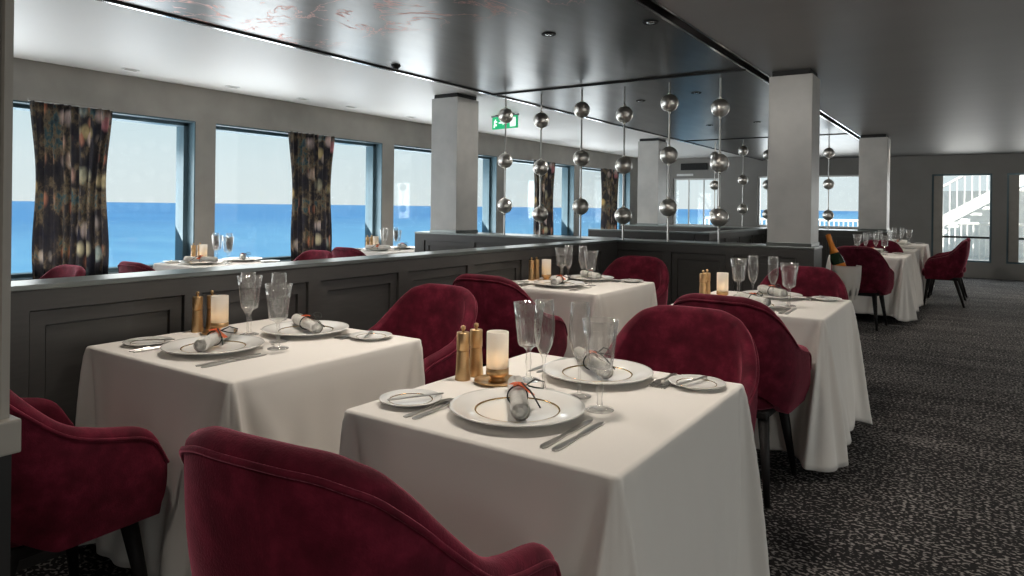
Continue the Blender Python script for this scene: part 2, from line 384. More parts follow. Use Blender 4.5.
def divider(x0, x1, y0, y1, faces, name='wall_divider', split=None):
    bm = bmesh.new(); m_ = .06
    box(bm, (x0 + m_, y0 + m_, 0), (x1 - m_, y1 - m_, PZ - .02))
    if split:
        panel_face(bm, 'x', x1, 1, y0, split, 0, PZ - .02); box(bm, (x1 - m_, split, 0), (x1, y1, PZ - .02))
    elif 'E' in faces: panel_face(bm, 'x', x1, 1, y0, y1, 0, PZ - .02)
    else: box(bm, (x1 - m_, y0, 0), (x1, y1, PZ - .02))
    if 'W' in faces: panel_face(bm, 'x', x0, -1, y0, y1, 0, PZ - .02)
    else: box(bm, (x0, y0, 0), (x0 + m_, y1, PZ - .02))
    if 'S' in faces: panel_face(bm, 'y', y0, -1, x0 + m_, x1 - m_, 0, PZ - .02)
    else: box(bm, (x0 + m_, y0, 0), (x1 - m_, y0 + m_, PZ - .02))
    box(bm, (x0 + m_, y1 - m_, 0), (x1 - m_, y1, PZ - .02))
    o = struct(name, bm, 'panel')
    c = bmesh.new(); box(c, (x0 - .004, y0 - .004, PZ - .0195), (x1 + .004, y1 + .004, PZ), .004); link('ledge', c, 'cap', o)
    return o
divider(-2.89, -2.71, -.94, 5.776, 'E', split=5.53)
divider(-2.89, -1.04, 5.784, 6.12, 'S')
divider(-5.18, -2.90, 5.784, 6.22, 'S')
divider(-4.38, -2.90, 8.4, 8.58, 'S')
divider(-2.89, -2.71, 8.4, 11.16, 'E')
divider(-5.2, -1.04, 11.19, 11.9, 'S')

# square columns
def column(x0, x1, y0, y1, z0, z1, lab):
    bm = bmesh.new(); box(bm, (x0, y0, z0), (x1, y1, z1 - .045), .004); o = struct('column', bm, 'column')
    c = bmesh.new(); box(c, (x0 + .02, y0 + .02, z1 - .045), (x1 - .02, y1 - .02, z1)); link('shadow_gap', c, 'slot', o)
    c = bmesh.new(); box(c, (x0 - .006, y0 - .006, z0), (x1 + .006, y1 + .006, z0 + .03), .002); link('base_trim', c, 'cap', o)
    return o
column(-1.395, -1.065, 5.79, 6.11, PZ, ZR, '')
column(-4.97, -4.61, 5.80, 6.18, PZ, ZL, '')
column(-4.93, -4.55, 11.3, 11.7, PZ, ZL, '')
column(-1.43, -1.06, 11.3, 11.7, PZ, ZR, '')

# near post standing on the end of a low wall
bm = bmesh.new(); box(bm, (-1.25, -1.4, 0), (-1.065, .395, .935)); struct('wall_stub', bm, 'slot')
bm = bmesh.new(); box(bm, (-1.27, -1.42, .935), (-1.052, .402, .98), .003); struct('trim_5', bm, 'trimbeige')
bm = bmesh.new(); box(bm, (-1.24, .05, .98), (-1.082, .388, 2.44), .003)
box(bm, (-1.085, .383, .98), (-1.068, .393, 2.44)); box(bm, (-1.085, .36, .98), (-1.076, .372, 2.44)); box(bm, (-1.085, .05, .98), (-1.070, .34, 2.44), .003)
struct('pillar_post', bm, 'trimbeige')

# ------------------------------------------------------------------ outdoors
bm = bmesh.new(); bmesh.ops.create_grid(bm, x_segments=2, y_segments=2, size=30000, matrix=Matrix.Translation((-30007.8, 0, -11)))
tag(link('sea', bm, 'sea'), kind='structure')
bm = bmesh.new(); box(bm, (-7.6, YB + .2, -.2), (9, 26, -.02)); tag(link('outside_deck', bm, 'deck'), kind='structure')
st = thing('deck_staircase', (0, 0, 0), 0, 'white outdoor staircase with slatted rail beyond the aft doors', 'staircase')
bm = bmesh.new()
for k in range(12): box(bm, (-.75 + k * .22, 18.6, .78 + k * .14), (-.53 + k * .22, 20.2, .84 + k * .14))
link('steps', bm, 'white_paint', st)
bm = bmesh.new()
A_, B_ = Vector((-.95, 18.55, .72)), Vector((2.1, 18.55, 2.66))
for yy in (18.55, 20.25):
    bm = bmesh.new()
    vs = [bm.verts.new(v) for v in ((A_.x, yy, A_.z), (B_.x, yy, B_.z), (B_.x, yy, B_.z + .26), (A_.x, yy, A_.z + .26), (A_.x, yy + .05, A_.z), (B_.x, yy + .05, B_.z), (B_.x, yy + .05, B_.z + .26), (A_.x, yy + .05, A_.z + .26))]
    for f in ((0, 1, 2, 3), (4, 5, 6, 7), (0, 1, 5, 4), (3, 2, 6, 7), (0, 3, 7, 4), (1, 2, 6, 5)): bm.faces.new([vs[i] for i in f])
    link('stringer', bm, 'white_paint', st)
bm = bmesh.new()
for k in range(22):
    x = -.9 + k * .14; z = .98 + (x + .95) * .636; rod(bm, (x, 18.57, z), (x, 18.57, z + .62), .016, n=6)
rod(bm, (-1, 18.57, 1.6), (2.1, 18.57, 3.57), .03, n=8); link('stair_rail', bm, 'white_paint', st)
def railing(y, x0, x1, z0, label):
    t_ = thing('deck_railing', (0, 0, 0), 0, label, 'railing')
    bm = bmesh.new(); x = x0
    while x < x1: rod(bm, (x, y, z0), (x, y, z0 + 1.0), .018, n=6); x += .13
    link('balusters', bm, 'white_paint', t_)
    bm = bmesh.new(); rod(bm, (x0, y, z0 + 1), (x1, y, z0 + 1), .035, n=8); rod(bm, (x0, y, z0 + .08), (x1, y, z0 + .08), .02, n=8)
    link('handrail', bm, 'white_paint', t_)
railing(22.5, -7.4, -1.4, -.02, 'white slatted deck railing against the sky beyond the aft windows')
railing(21.2, -1.2, 3.4, -.02, 'white slatted deck railing below the outdoor staircase')
bm = bmesh.new()
for x in (.42, 1.25): box(bm, (x - .07, 20.6, -.02), (x + .07, 20.75, 2.6))
box(bm, (-.9, 20.5, 2.55), (3.5, 24, 2.75)); box(bm, (-1.2, 24.5, -.02), (4.5, 24.7, 1.9))
tag(link('deck_shelter', bm, 'white_paint'), 'white posts and roof of the shelter beyond the aft doors', 'shelter')

# ------------------------------------------------------------------ fittings
fit_n = 0
def downlight(x, y, z, label):
    t_ = thing('ceiling_downlight', (x, y, z), 0, label, 'ceiling light', 'recessed ceiling spotlights')
    bm = bmesh.new(); lathe(bm, [(.0, -.003), (.036, -.003), (.046, -.006), (.048, 0), (.0, 0)], 20); link('bezel', bm, 'slot', t_, True)
    bm = bmesh.new(); lathe(bm, [(0, -.008), (.022, -.008), (.026, -.0035), (0, -.0035)], 16); link('lamp', bm, 'chrome', t_, True)
for x, y, lb in ((-2.30, 3.83, 'round black spotlight in the mirror ceiling near the printed blossoms'),
                 (-1.63, 3.90, 'round black spotlight by the dark ceiling slot at the top of the photo'),
                 (-2.24, 6.5, 'round black spotlight just past the first ceiling joint, right one'),
                 (-2.9, 6.7, 'round black spotlight just past the first ceiling joint, left one'),
                 (-2.32, 9.05, 'small spotlight in the mirror ceiling beside the large right column'),
                 (-2.95, 9.1, 'small spotlight in the mirror ceiling above the far hanging beads')):
    downlight(x, y, ZR, lb)
for x, y, lb in ((-6.45, 3.3, 'first'), (-6.45, 4.35, 'second'), (-6.45, 5.25, 'third'), (-6.45, 6.0, 'fourth'), (-6.45, 7.1, 'fifth')):
    t_ = thing('ceiling_slot_light', (x, y, ZL), 0, lb + ' small oval spotlight from the left in the white ceiling above the windows', 'ceiling light', 'small spotlights above the windows')
    bm = bmesh.new(); box(bm, (-.03, -.07, -.008), (.03, .07, 0), .004); link('bezel', bm, 'white_paint', t_)
    bm = bmesh.new(); box(bm, (-.015, -.05, -.0105), (.015, .05, -.0081)); link('lens', bm, 'trimbeige', t_)
bm = bmesh.new(); lathe(bm, [(0, -.03), (.02, -.028), (.035, -.012), (.04, 0), (0, 0)], 16)
tag(link('smoke_detector', bm, 'slot', loc=(-3.86, 4.06, ZR), smooth=True), 'small dark smoke detector at the left edge of the mirror ceiling', 'smoke detector')
# exit sign
ex = thing('exit_sign', (-5.16, 7.5, 2.60), radians(-8), 'green and white running man exit sign hanging from the white ceiling', 'sign')
bm = bmesh.new(); box(bm, (-.22, -.012, -.30), (.22, .012, -.14)); link('sign_plate', bm, 'green', ex)
bm = bmesh.new(); box(bm, (-.235, -.016, -.14), (.235, .016, -.12)); rod(bm, (-.15, 0, -.13), (-.15, 0, -.11), .02); rod(bm, (.15, 0, -.13), (.15, 0, -.11), .02); link('mount', bm, 'cap', ex)
bm = bmesh.new()
def flat(bm, pts, y):
    bm.faces.new([bm.verts.new((a, y, b)) for a, b in pts]); 
flat(bm, [(.10, -.16), (.20, -.16), (.20, -.28), (.10, -.28)], -.0135)
link('doorway_symbol', bm, 'pictogram', ex); bm = bmesh.new()
flat(bm, [(-.10, -.21), (-.03, -.21), (-.03, -.185), (.02, -.22), (-.03, -.255), (-.03, -.23), (-.10, -.23)], -.0135)
link('arrow_symbol', bm, 'pictogram', ex); bm = bmesh.new()
for a, b, c_, d in ((-.17, -.17, -.15, -.19), (-.185, -.19, -.16, -.24), (-.19, -.24, -.17, -.28), (-.165, -.235, -.135, -.26), (-.17, -.195, -.13, -.215)):
    flat(bm, [(a, b), (c_, b), (c_, d), (a, d)], -.0135)
link('running_figure', bm, 'pictogram', ex)
# wall speaker / vent over the far-left aft window
bm = bmesh.new(); box(bm, (-5.9, YB - .03, 2.2), (-5.25, YB, 2.36), .006)
for k in range(5): box(bm, (-5.87, YB - .04, 2.215 + k * .028), (-5.28, YB - .028, 2.227 + k * .028))
tag(link('wall_vent', bm, 'slot'), 'long black vent grille high on the aft wall above the window', 'vent')
bm = bmesh.new(); box(bm, (-6.0, YB - .02, 2.06), (-5.6, YB, 2.11)); tag(link('wall_plate', bm, 'white_paint'), 'small white plate on the dark aft wall below the black vent', 'plate')

# curtains: gathered fabric hanging in the middle of every window
def curtain(yc, w, label, seed):
    bm = bmesh.new(); rnd = random.Random(seed); nz, ny = 24, 90
    ph = [rnd.uniform(0, 6.28) for _ in range(4)]; g = []
    for i in range(nz + 1):
        f = i / nz; z = 2.125 - f * 1.55; row = []
        ww = w * (1 - .10 * sin(pi * min(1, f * 1.1)) ** 2 * .8 - .12 * f)
        for j in range(ny + 1):
            u = j / ny
            x = .035 * sin(u * 2 * pi * 9 + ph[0] + .5 * sin(f * 2 + ph[1])) + .014 * sin(u * 2 * pi * 17 + ph[2]) + .02 * sin(u * 2 * pi * 2.5 + ph[3] + f)
            row.append(bm.verts.new((x, (u - .5) * ww + .01 * sin(6 * f + u * 9), z)))
        g.append(row)
    for i in range(nz):
        for j in range(ny): bm.faces.new((g[i][j], g[i][j + 1], g[i + 1][j + 1], g[i + 1][j]))
    bmesh.ops.solidify(bm, geom=bm.faces[:], thickness=.004)
    t_ = thing('window_curtain', (XW + .09, yc, 0), 0, label, 'curtain', 'dark floral curtains at the sea windows')
    link('fabric', bm, 'curtain', t_, True)
    bm = bmesh.new(); box(bm, (-.012, -w * .5, 2.128), (.012, w * .5, 2.142)); rod(bm, (-.08, -w * .4, 2.139), (0, -w * .4, 2.139), .006); rod(bm, (-.08, w * .4, 2.139), (0, w * .4, 2.139), .006)
    link('curtain_track', bm, 'trimbeige', t_)
curtain(2.93, .70, 'dark floral curtain in the largest sea window, leftmost of all', 1)
curtain(5.62, .72, 'dark floral curtain in the sea window left of the first column', 2)
curtain(8.4, .70, 'dark floral curtain hidden mostly by the first grey column', 3)
curtain(11.05, .76, 'dark floral curtain behind the left hanging silver beads', 4)
curtain(13.85, .76, 'dark floral curtain in the farthest sea window by the far column', 5)

# hanging bead strands
bs = thing('bead_strand', (0, 0, 0), 0, 'x', 'hanging ornament', 'hanging strands of silver beads')
bm = bmesh.new(); rod(bm, (0, 0, 0), (0, 0, 1), .0085, n=10); bs_rod = link('rod', bm, 'steel', bs)
def ball_mesh():
    bm = bmesh.new(); bmesh.ops.create_uvsphere(bm, u_segments=32, v_segments=20, radius=.079)
    for v in bm.verts: v.co *= 1 + .012 * noise.noise(v.co * 22)
    rod(bm, (0, 0, .076), (0, 0, .095), .014, .010); rod(bm, (0, 0, -.076), (0, 0, -.095), .014, .010); return bm
b0 = link('bead', ball_mesh(), 'bead', bs, True)
b1 = b0.copy(); COL.objects.link(b1); b2 = b0.copy(); COL.objects.link(b2)
def strand(root, x, y, hs, label):
    root.location = (x, y, PZ); root['label'] = label
    rods = [c for c in root.children if c.name.startswith('rod')]; bl = [c for c in root.children if c.name.startswith('bead')]
    rods[0].scale = (1, 1, ZR - PZ)
    for b, h in zip(bl, hs): b.location = (0, 0, h - PZ); b.rotation_euler = (0, 0, random.uniform(0, 6))
b1.parent = bs; b2.parent = bs
H1, H2 = (2.21, 1.745, 1.28), (2.135, 1.665, 1.20)
front = [(-4.03, H1, 'silver bead strand in front of the exit sign, leftmost of the near row'), (-3.60, H2, 'silver bead strand second from left in the near row, right of the exit sign'),
         (-3.145, H1, 'silver bead strand third from left, before a narrow sea window'), (-2.70, H2, 'silver bead strand fourth from left, above the corner of the dividers'),
         (-2.265, H1, 'silver bead strand in front of the far pale column, fifth from left'), (-1.812, H2, 'silver bead strand nearest the large right column, with the biggest beads')]
back = [(-3.55, H2, 'far silver bead strand seen just beside the biggest near beads'), (-3.095, H1, 'far silver bead strand standing alone against the dark aft wall'),
        (-2.71, H2, 'far silver bead strand partly hidden at the left edge of the large column'), (-1.83, H2, 'far silver bead strand between the two right columns')]
for i, (x, hs, lb) in enumerate(front + back):
    y = 5.87 if i < 6 else 11.25
    r = bs if i == 0 else dup(bs, (0, 0, 0)); strand(r, x, y, hs, lb)

# ------------------------------------------------------------------ chair
def make_chair():
    t_ = thing('dining_chair', (0, 0, 0), 0, 'x', 'chair', 'burgundy velvet armchairs')
    # plan curve: arm tip -> round the back -> arm tip
    def plan(s, top):
        rx = .314 if top else .258; ry = .295 if top else .215; fy = .235 if top else .205
        arc = 1.55; st_ = fy + .04
        L = arc * .5 + st_; d = abs(s) * L
        sg = 1 if s >= 0 else -1
        if d < arc * .5:
            a = (d / (arc * .5)) * pi / 2; e_ = .76
            return Vector((sg * rx * sin(a) ** e_, -ry * abs(cos(a)) ** e_, 0)), a
        q = (d - arc * .5) / st_
        return Vector((sg * (rx + (.02 if top else .0) * q), q * fy, 0)), pi / 2
    def ztop(s):
        a = abs(s); L = 1.55 * .5 + .275; d = a * L
        tb = ((0, .888), (.15, .886), (.30, .862), (.42, .818), (.55, .758), (.68, .700), (.80, .662), (.92, .640), (1.06, .630))
        for (d0, h0), (d1, h1) in zip(tb, tb[1:]):
            if d <= d1: break
        f = min(1, (d - d0) / (d1 - d0)); h = h0 + (h1 - h0) * f
        tip = L - d
        if tip < .13: h -= .12 * (1 - sqrt(max(0, 1 - (1 - tip / .13) ** 2)))
        return h
    zt0 = ztop
    def ztop(s, w=.035):
        return sum(zt0(max(-1, min(1, s + w * k / 4))) for k in range(-4, 5)) / 9
    def zbot(s):
        a = abs(s); return .46 - .095 * min(1, max(0, (a - .25) / .4))
    NS = 110; sec = []
    K = 9
    for i in range(NS + 1):
        s = -1 + 2 * i / NS; pb, _ = plan(s, False); pt, _ = plan(s, True)
        eps = .01; q1, _ = plan(max(-1, s - eps), True); q2, _ = plan(min(1, s + eps), True)
        tg = (q2 - q1).normalized(); nrm = Vector((tg.y, -tg.x, 0))
        if nrm.dot(pt) < 0: nrm = -nrm
        if abs(s) > .75: nrm = Vector((1 if s > 0 else -1, 0, 0))
        zt, zb = ztop(s), zbot(s); ring = []
        th = .052
        for k in range(K + 1):
            f = k / K; z = zb + (zt - .02 - zb) * f; g = (z - .4) / .5
            g = max(0, min(1.05, g)); g = g ** .9
            p = pb.lerp(pt, g); p.z = z; p += nrm * .016 * sin(pi * f); ring.append(p)
        o_ = ring[-1]
        for k in range(1, 7):
            a = pi * k / 7; ring.append(o_ - nrm * th * .5 * (1 - cos(a)) + Vector((0, 0, .024 * sin(a))))
        for k in range(K, -1, -1):
            p = ring[k] - nrm * (th + .006 * sin(pi * k / K)); ring.append(p.copy())
        sec.append(ring)
    bm = bmesh.new(); V = [[bm.verts.new(p) for p in r] for r in sec]; n_ = len(V[0])
    for i in range(NS):
        for k in range(n_): bm.faces.new((V[i][k], V[i][(k + 1) % n_], V[i + 1][(k + 1) % n_], V[i + 1][k]))
    bm.faces.new(V[0]); bm.faces.new(V[-1])
    sh = link('backrest', bm, 'velvet', t_, True)
    md = sh.modifiers.new('b', 'BEVEL'); md.width = .012; md.segments = 3; md.limit_method = 'ANGLE'; md.angle_limit = radians(60)
    bm = bmesh.new(); tube(bm, [r[K] + (r[K] - r[K + 6]).normalized() * .002 - Vector((0, 0, .004)) for r in sec], .0055, 6); link('piping', bm, 'velvet', sh, True)
    # seat cushion
    bm = bmesh.new(); N = 40; rings = []
    for (ins, z) in ((.05, .385), (.012, .39), (0, .41), (0, .455), (.012, .478), (.04, .492), (.12, .50)):
        rg = []
        for k in range(N):
            a = 2 * pi * k / N; c, s = cos(a), sin(a)
            e_ = .62 if s > 0 else .85
            rx = .232 - ins; ry = (.225 if s > 0 else .262) - ins
            rg.append(bm.verts.new((rx * abs(c) ** e_ * (1 if c >= 0 else -1), ry * abs(s) ** e_ * (1 if s >= 0 else -1) + .02, z)))
        rings.append(rg)
    for A, B in zip(rings, rings[1:]):
        for k in range(N): bm.faces.new((A[k], A[(k + 1) % N], B[(k + 1) % N], B[k]))
    bm.faces.new(rings[0]); bm.faces.new(rings[-1]); link('seat', bm, 'velvet', t_, True)
    bm = bmesh.new(); box(bm, (-.19, -.18, .35), (.19, .20, .386), .01); link('seat_frame', bm, 'black', t_)
    for sx in (-1, 1):
        for sy in (-1, 1):
            bm = bmesh.new(); p0 = Vector((sx * .165, sy * .15 + .01, .37)); p1 = Vector((sx * .215, (.215 if sy > 0 else -.245), 0))
            rod(bm, p1, p0, .012, .026, 14); link('leg', bm, 'black', t_, True)
    return t_
chair = make_chair(); used = [False]
def put_chair(x, y, rz, label, grp='burgundy velvet armchairs'):
    if not used[0]:
        used[0] = True; chair.location = (x, y, 0); chair.rotation_euler = (0, 0, rz); chair['label'] = label; chair['group'] = grp; return chair
    c_ = dup(chair, (x, y, 0), rz, label, grp); c_.scale = (1, 1, 1); return c_

# ------------------------------------------------------------------ table and cloth
def make_table():
    t_ = thing('dining_table', (0, 0, 0), 0, 'x', 'table', 'square pedestal tables under white cloths')
    bm = bmesh.new(); box(bm, (-.36, -.41, .712), (.36, .41, .740), .006); link('tabletop', bm, 'black', t_)
    bm = bmesh.new(); lathe(bm, [(0, .03), (.045, .03), (.035, .08), (.032, .68), (.06, .71), (0, .71)], 20); link('pedestal', bm, 'black', t_, True)
    bm = bmesh.new(); box(bm, (-.27, -.04, 0), (.27, .04, .028), .008); box(bm, (-.04, -.27, 0), (.04, .27, .03), .008); link('base', bm, 'black', t_)
    return t_
table0 = make_table(); tused = [False]
def cloth(x0, x1, y0, y1, label, seed, drop=.645, flare=.045, clip=-99):
    rnd = random.Random(seed); w, d = x1 - x0, y1 - y0; cx, cy = (x0 + x1) / 2, (y0 + y1) / 2
    hw, hd = w / 2, d / 2; R = .011
    P = []  # (x, y, nx, ny, s)
    corners = []
    def side(ax, ay, bx, by, nx, ny, s0):
        n_ = 96; L = sqrt((bx - ax) ** 2 + (by - ay) ** 2)
        for k in range(n_):
            f = .5 - .5 * cos(pi * k / n_); f = .62 * f + .38 * k / n_
            P.append((ax + (bx - ax) * f, ay + (by - ay) * f, nx, ny, s0 + L * f))
        return s0 + L
    def corner(cx_, cy_, a0, s0):
        corners.append(s0 + R * pi / 4)
        for k in range(8):
            a = a0 + (pi / 2) * k / 8; P.append((cx_ + R * cos(a), cy_ + R * sin(a), cos(a), sin(a), s0 + R * (a - a0)))
        return s0 + R * pi / 2
    s = 0
    s = side(-hw + R, -hd, hw - R, -hd, 0, -1, s); s = corner(hw - R, -hd + R, -pi / 2, s)
    s = side(hw, -hd + R, hw, hd - R, 1, 0, s); s = corner(hw - R, hd - R, 0, s)
    s = side(hw - R, hd, -hw + R, hd, 0, 1, s); s = corner(-hw + R, hd - R, pi / 2, s)
    s = side(-hw, hd - R, -hw, -hd + R, -1, 0, s); s = corner(-hw + R, -hd + R, pi, s)
    TOT = s; ph = [rnd.uniform(0, 6.28) for _ in range(6)]
    am = [rnd.uniform(.6, 1.2) for _ in range(4)]
    def off(s, t):
        o = 0; dip = 0; tc_ = max(t, 1e-4) ** -.6
        for ci, c in enumerate(corners):
            dd = (s - c + TOT / 2) % TOT - TOT / 2
            r_, w_ = .008 + .050 * t, .006 + .020 * t; q_ = abs(dd)
            o += am[ci] * (.062 * exp(-((q_ - r_) / w_) ** 2) - .034 * exp(-((q_ - 2.6 * r_ - .012) / (1.5 * w_ + .004)) ** 2) + .018 * exp(-((q_ - 5 * r_ - .02) / (2 * w_ + .01)) ** 2)) / max(t, .02) ** .55
            dip = max(dip, exp(-(dd / .09) ** 2))
        wv = .013 * sin(2 * pi * s / .27 + ph[0] + 1.5 * t) + .012 * sin(2 * pi * s / .43 + ph[1]) + .007 * sin(2 * pi * s / .13 + ph[2] - t)
        return (o + wv) * t ** 1.15 + flare * t, dip
    bm = bmesh.new(); rings = []; zt = .750
    prof = [(-.0100, zt, 0), (-.004, zt - .001, 0), (0, zt - .006, 0)]
    for ins, z, _ in prof:
        rings.append([bm.verts.new((p[0] + p[2] * ins, p[1] + p[3] * ins, z)) for p in P])
    NL = 26
    for i in range(1, NL + 1):
        t = i / NL; rg = []
        for p in P:
            o, dip = off(p[4], t); z = zt - .006 - t * (drop + .05 * dip)
            rg.append(bm.verts.new((p[0] + p[2] * o, p[1] + p[3] * o, max(.012, z))))
        rings.append(rg)
    n_ = len(P)
    for A, B in zip(rings, rings[1:]):
        for k in range(n_): bm.faces.new((A[k], A[(k + 1) % n_], B[(k + 1) % n_], B[k]))
    cv = bm.verts.new((0, 0, zt))
    for k in range(n_): bm.faces.new((rings[0][k], rings[0][(k + 1) % n_], cv))
    for v in bm.verts: v.co.x = max(v.co.x, clip - cx + .002 * sin(v.co.y * 40))
    o = link('tablecloth', bm, 'cloth', None, True, (cx, cy, 0))
    md = o.modifiers.new('s', 'SOLIDIFY'); md.thickness = .002; md.offset = 1
    for f in o.data.polygons:
        if len(f.vertices) == 3: f.use_smooth = False
    return tag(o, label, 'tablecloth', 'white floor-length tablecloths')
def table(x0, x1, y0, y1, where, seed, **k):
    cx, cy = (x0 + x1) / 2, (y0 + y1) / 2
    r = table0 if not tused[0] else dup(table0, (0, 0, 0)); tused[0] = True
    r.location = (cx, cy, 0); r['label'] = 'dark pedestal table hidden under the cloth of ' + where; r['group'] = 'square pedestal tables under white cloths'
    r.scale = ((x1 - x0 - .055) / .72, (y1 - y0 - .055) / .82, 1)
    cloth(x0, x1, y0, y1, 'white cloth draped over ' + where, seed, **k)

# ------------------------------------------------------------------ tableware prototypes
PROTO = {}
def proto(key, t_): PROTO[key] = [t_, False]; return t_
def place(key, x, y, z, rz, label, grp):
    t_, u = PROTO[key]
    if not u:
        PROTO[key][1] = True; t_.location = (x, y, z); t_.rotation_euler = (0, 0, rz); t_['label'] = label; t_['group'] = grp; return t_
    return dup(t_, (x, y, z), rz, label, grp)
ZT = .7518
# dinner plate
t_ = thing('dinner_plate', (0, 0, 0), 0, 'x', 'plate')
bm = bmesh.new(); lathe(bm, [(0, .004), (.07, .004), (.074, 0), (.088, 0), (.092, .006), (.115, .012), (.165, .021), (.169, .0235), (.168, .0255), (.160, .0245), (.115, .0165), (.100, .011), (.085, .0085), (0, .0085)], 64); link('dish', bm, 'porcelain', t_, True)
bm = bmesh.new(); lathe(bm, [(.103, .0128), (.107, .0143), (.107, .0150), (.103, .0135), (.103, .0128)], 64); link('gold_band', bm, 'gold_band', t_, True)
proto('charger', t_)
t_ = thing('bread_plate', (0, 0, 0), 0, 'x', 'plate')
bm = bmesh.new(); lathe(bm, [(0, .003), (.04, .003), (.043, 0), (.05, 0), (.054, .004), (.08, .0125), (.082, .0145), (.081, .0155), (.056, .0085), (.048, .006), (0, .0055)], 48); link('dish', bm, 'porcelain', t_, True)
bm = bmesh.new(); lathe(bm, [(.0555, .0086), (.0575, .0092), (.0575, .0098), (.0555, .0092), (.0555, .0086)], 48); link('rim_line', bm, 'gold_band', t_, True)
proto('bread', t_)
# rolled napkin
def spiral_roll():
    bm = bmesh.new(); pts = []; turns = 4.2; n_ = 110
    for i in range(n_ + 1):
        a = turns * 2 * pi * i / n_; r = .006 + .018 * i / n_; pts.append((r * cos(a), r * sin(a)))
    L = .135; rows = []
    for j in range(9):
        f = -1 + 2 * j / 8; sc = 1 + .05 * sin(j * 2.1) - .10 * exp(-(f / .22) ** 2)
        rows.append([bm.verts.new((p[0] * sc, f * L + (.003 * sin(i * .35) if abs(f) == 1 else 0), p[1] * sc + .0245)) for i, p in enumerate(pts)])
    for A, B in zip(rows, rows[1:]):
        for i in range(n_): bm.faces.new((A[i], A[i + 1], B[i + 1], B[i]))
    bmesh.ops.solidify(bm, geom=bm.faces[:], thickness=.0022); rod(bm, (0, -.133, .0245), (0, .133, .0245), .019, n=20); return bm
t_ = thing('rolled_napkin', (0, 0, 0), 0, 'x', 'napkin')
link('linen_roll', spiral_roll(), 'linen', t_, True)
bm = bmesh.new(); tube(bm, [(.0255 * cos(a), .004 * sin(a * 2), .0245 + .0255 * sin(a)) for a in [2 * pi * k / 28 for k in range(28)]], .0022, 6, True)
tube(bm, [(.02, .0, .05), (.045, .018, .062), (.07, .03, .052), (.066, .012, .040), (.045, 0, .045), (.025, 0, .050)], .0022, 6)
tube(bm, [(.01, 0, .058), (.03, -.03, .045), (.045, -.050, .024), (.052, -.068, .014)], .0022, 6); link('ribbon', bm, 'ribbon', t_, True)
bm = bmesh.new()
for a in range(6):
    an = a * pi / 3; c, s = cos(an), sin(an)
    vs = [bm.verts.new(v) for v in ((0, 0, .052), (.011 * c - .006 * s, .011 * s + .006 * c, .057), (.024 * c, .024 * s, .053), (.011 * c + .006 * s, .011 * s - .006 * c, .057))]; bm.faces.new(vs)
vs = [bm.verts.new(v) for v in ((.008, -.012, .052), (.040, -.022, .028), (.044, .008, .026), (.010, .012, .052))]; bm.faces.new(vs)
bmesh.ops.solidify(bm, geom=bm.faces[:], thickness=.0015); link('flower_tag', bm, 'orange', t_)
proto('napkin', t_)
# cutlery
def outline(bm, pts, thick, zf=lambda y: 0):
    up = [bm.verts.new((x, y, zf(y) + thick)) for x, y in pts]; dn = [bm.verts.new((x, y, zf(y))) for x, y in pts]
    bm.faces.new(up); bm.faces.new(dn[::-1]); n_ = len(pts)
    for k in range(n_): bm.faces.new((up[k], dn[k], dn[(k + 1) % n_], up[(k + 1) % n_]))
def fork_bm(sc=1):
    bm = bmesh.new(); zf = lambda y: .001 + .006 * max(0, sin(pi * (y + .1) / .2)) ** 2 if y < .1 else .001
    hd = [(-.0035, -.0), (-.0035, .03), (-.011, .045), (-.0125, .06), (-.0125, .095), (-.0095, .095), (-.0085, .063), (-.0055, .063), (-.0050, .096), (-.0022, .096), (-.0014, .063), (.0014, .063), (.0022, .096), (.0050, .096), (.0055, .063), (.0085, .063), (.0095, .095), (.0125, .095), (.0125, .06), (.011, .045), (.0035, .03), (.0035, 0), (.0085, -.085), (.006, -.098), (0, -.101), (-.006, -.098), (-.0085, -.085)]
    outline(bm, [(x * sc, y * sc) for x, y in hd], .0025, lambda y: .001 + .007 * exp(-((y - .03) / .035) ** 2)); return bm
def knife_bm(sc=1):
    bm = bmesh.new(); hd = [(-.0045, 0), (-.0065, .01), (-.0085, .04), (-.009, .08), (-.006, .105), (.002, .118), (.0065, .10), (.0065, .01), (.0045, 0), (.0085, -.085), (.008, -.10), (.004, -.108), (-.004, -.108), (-.008, -.10), (-.0085, -.085)]
    outline(bm, [(x * sc, y * sc) for x, y in hd], .003, lambda y: .001); return bm
for key, f, nm, sc in (('fork', fork_bm, 'table_fork', 1.0), ('knife', knife_bm, 'table_knife', 1.05), ('butter', knife_bm, 'butter_knife', .68)):
    proto(key, tag(link(nm, f(sc), 'steel'), 'x', 'fork' if key == 'fork' else 'knife'))
# glasses
def goblet_bm():
    bm = bmesh.new(); n_ = 84
    pr = [(0, .002), (.020, .003), (.037, .001), (.0375, .003), (.022, .007), (.008, .012), (.006, .03), (.009, .055), (.0065, .075), (.007, .09), (.014, .099), (.029, .106), (.0325, .115), (.0345, .135), (.039, .175), (.0465, .232), (.0460, .232), (.0385, .175), (.0340, .135), (.0318, .1145), (.020, .1072), (0, .1048)]
    def wob(j, k): return (.055 * abs(cos(k * 2 * pi / n_ * 7)) - .03) if j in (11, 12, 13, 14, 17, 18, 19, 20) else (.05 * cos(k * 2 * pi / n_ * 6) if j in (6, 7, 8) else 0)
    lathe(bm, pr, n_, wob); return bm
def flute_bm():
    bm = bmesh.new()
    lathe(bm, [(0, .002), (.018, .0025), (.033, .001), (.0335, .003), (.018, .006), (.006, .011), (.0042, .03), (.004, .075), (.0055, .095), (.012, .108), (.0225, .130), (.0285, .160), (.0295, .185), (.0275, .22), (.0245, .258), (.0241, .258), (.0271, .22), (.0291, .185), (.0281, .160), (.0220, .1305), (.0108, .1095), (0, .105)], 36); return bm
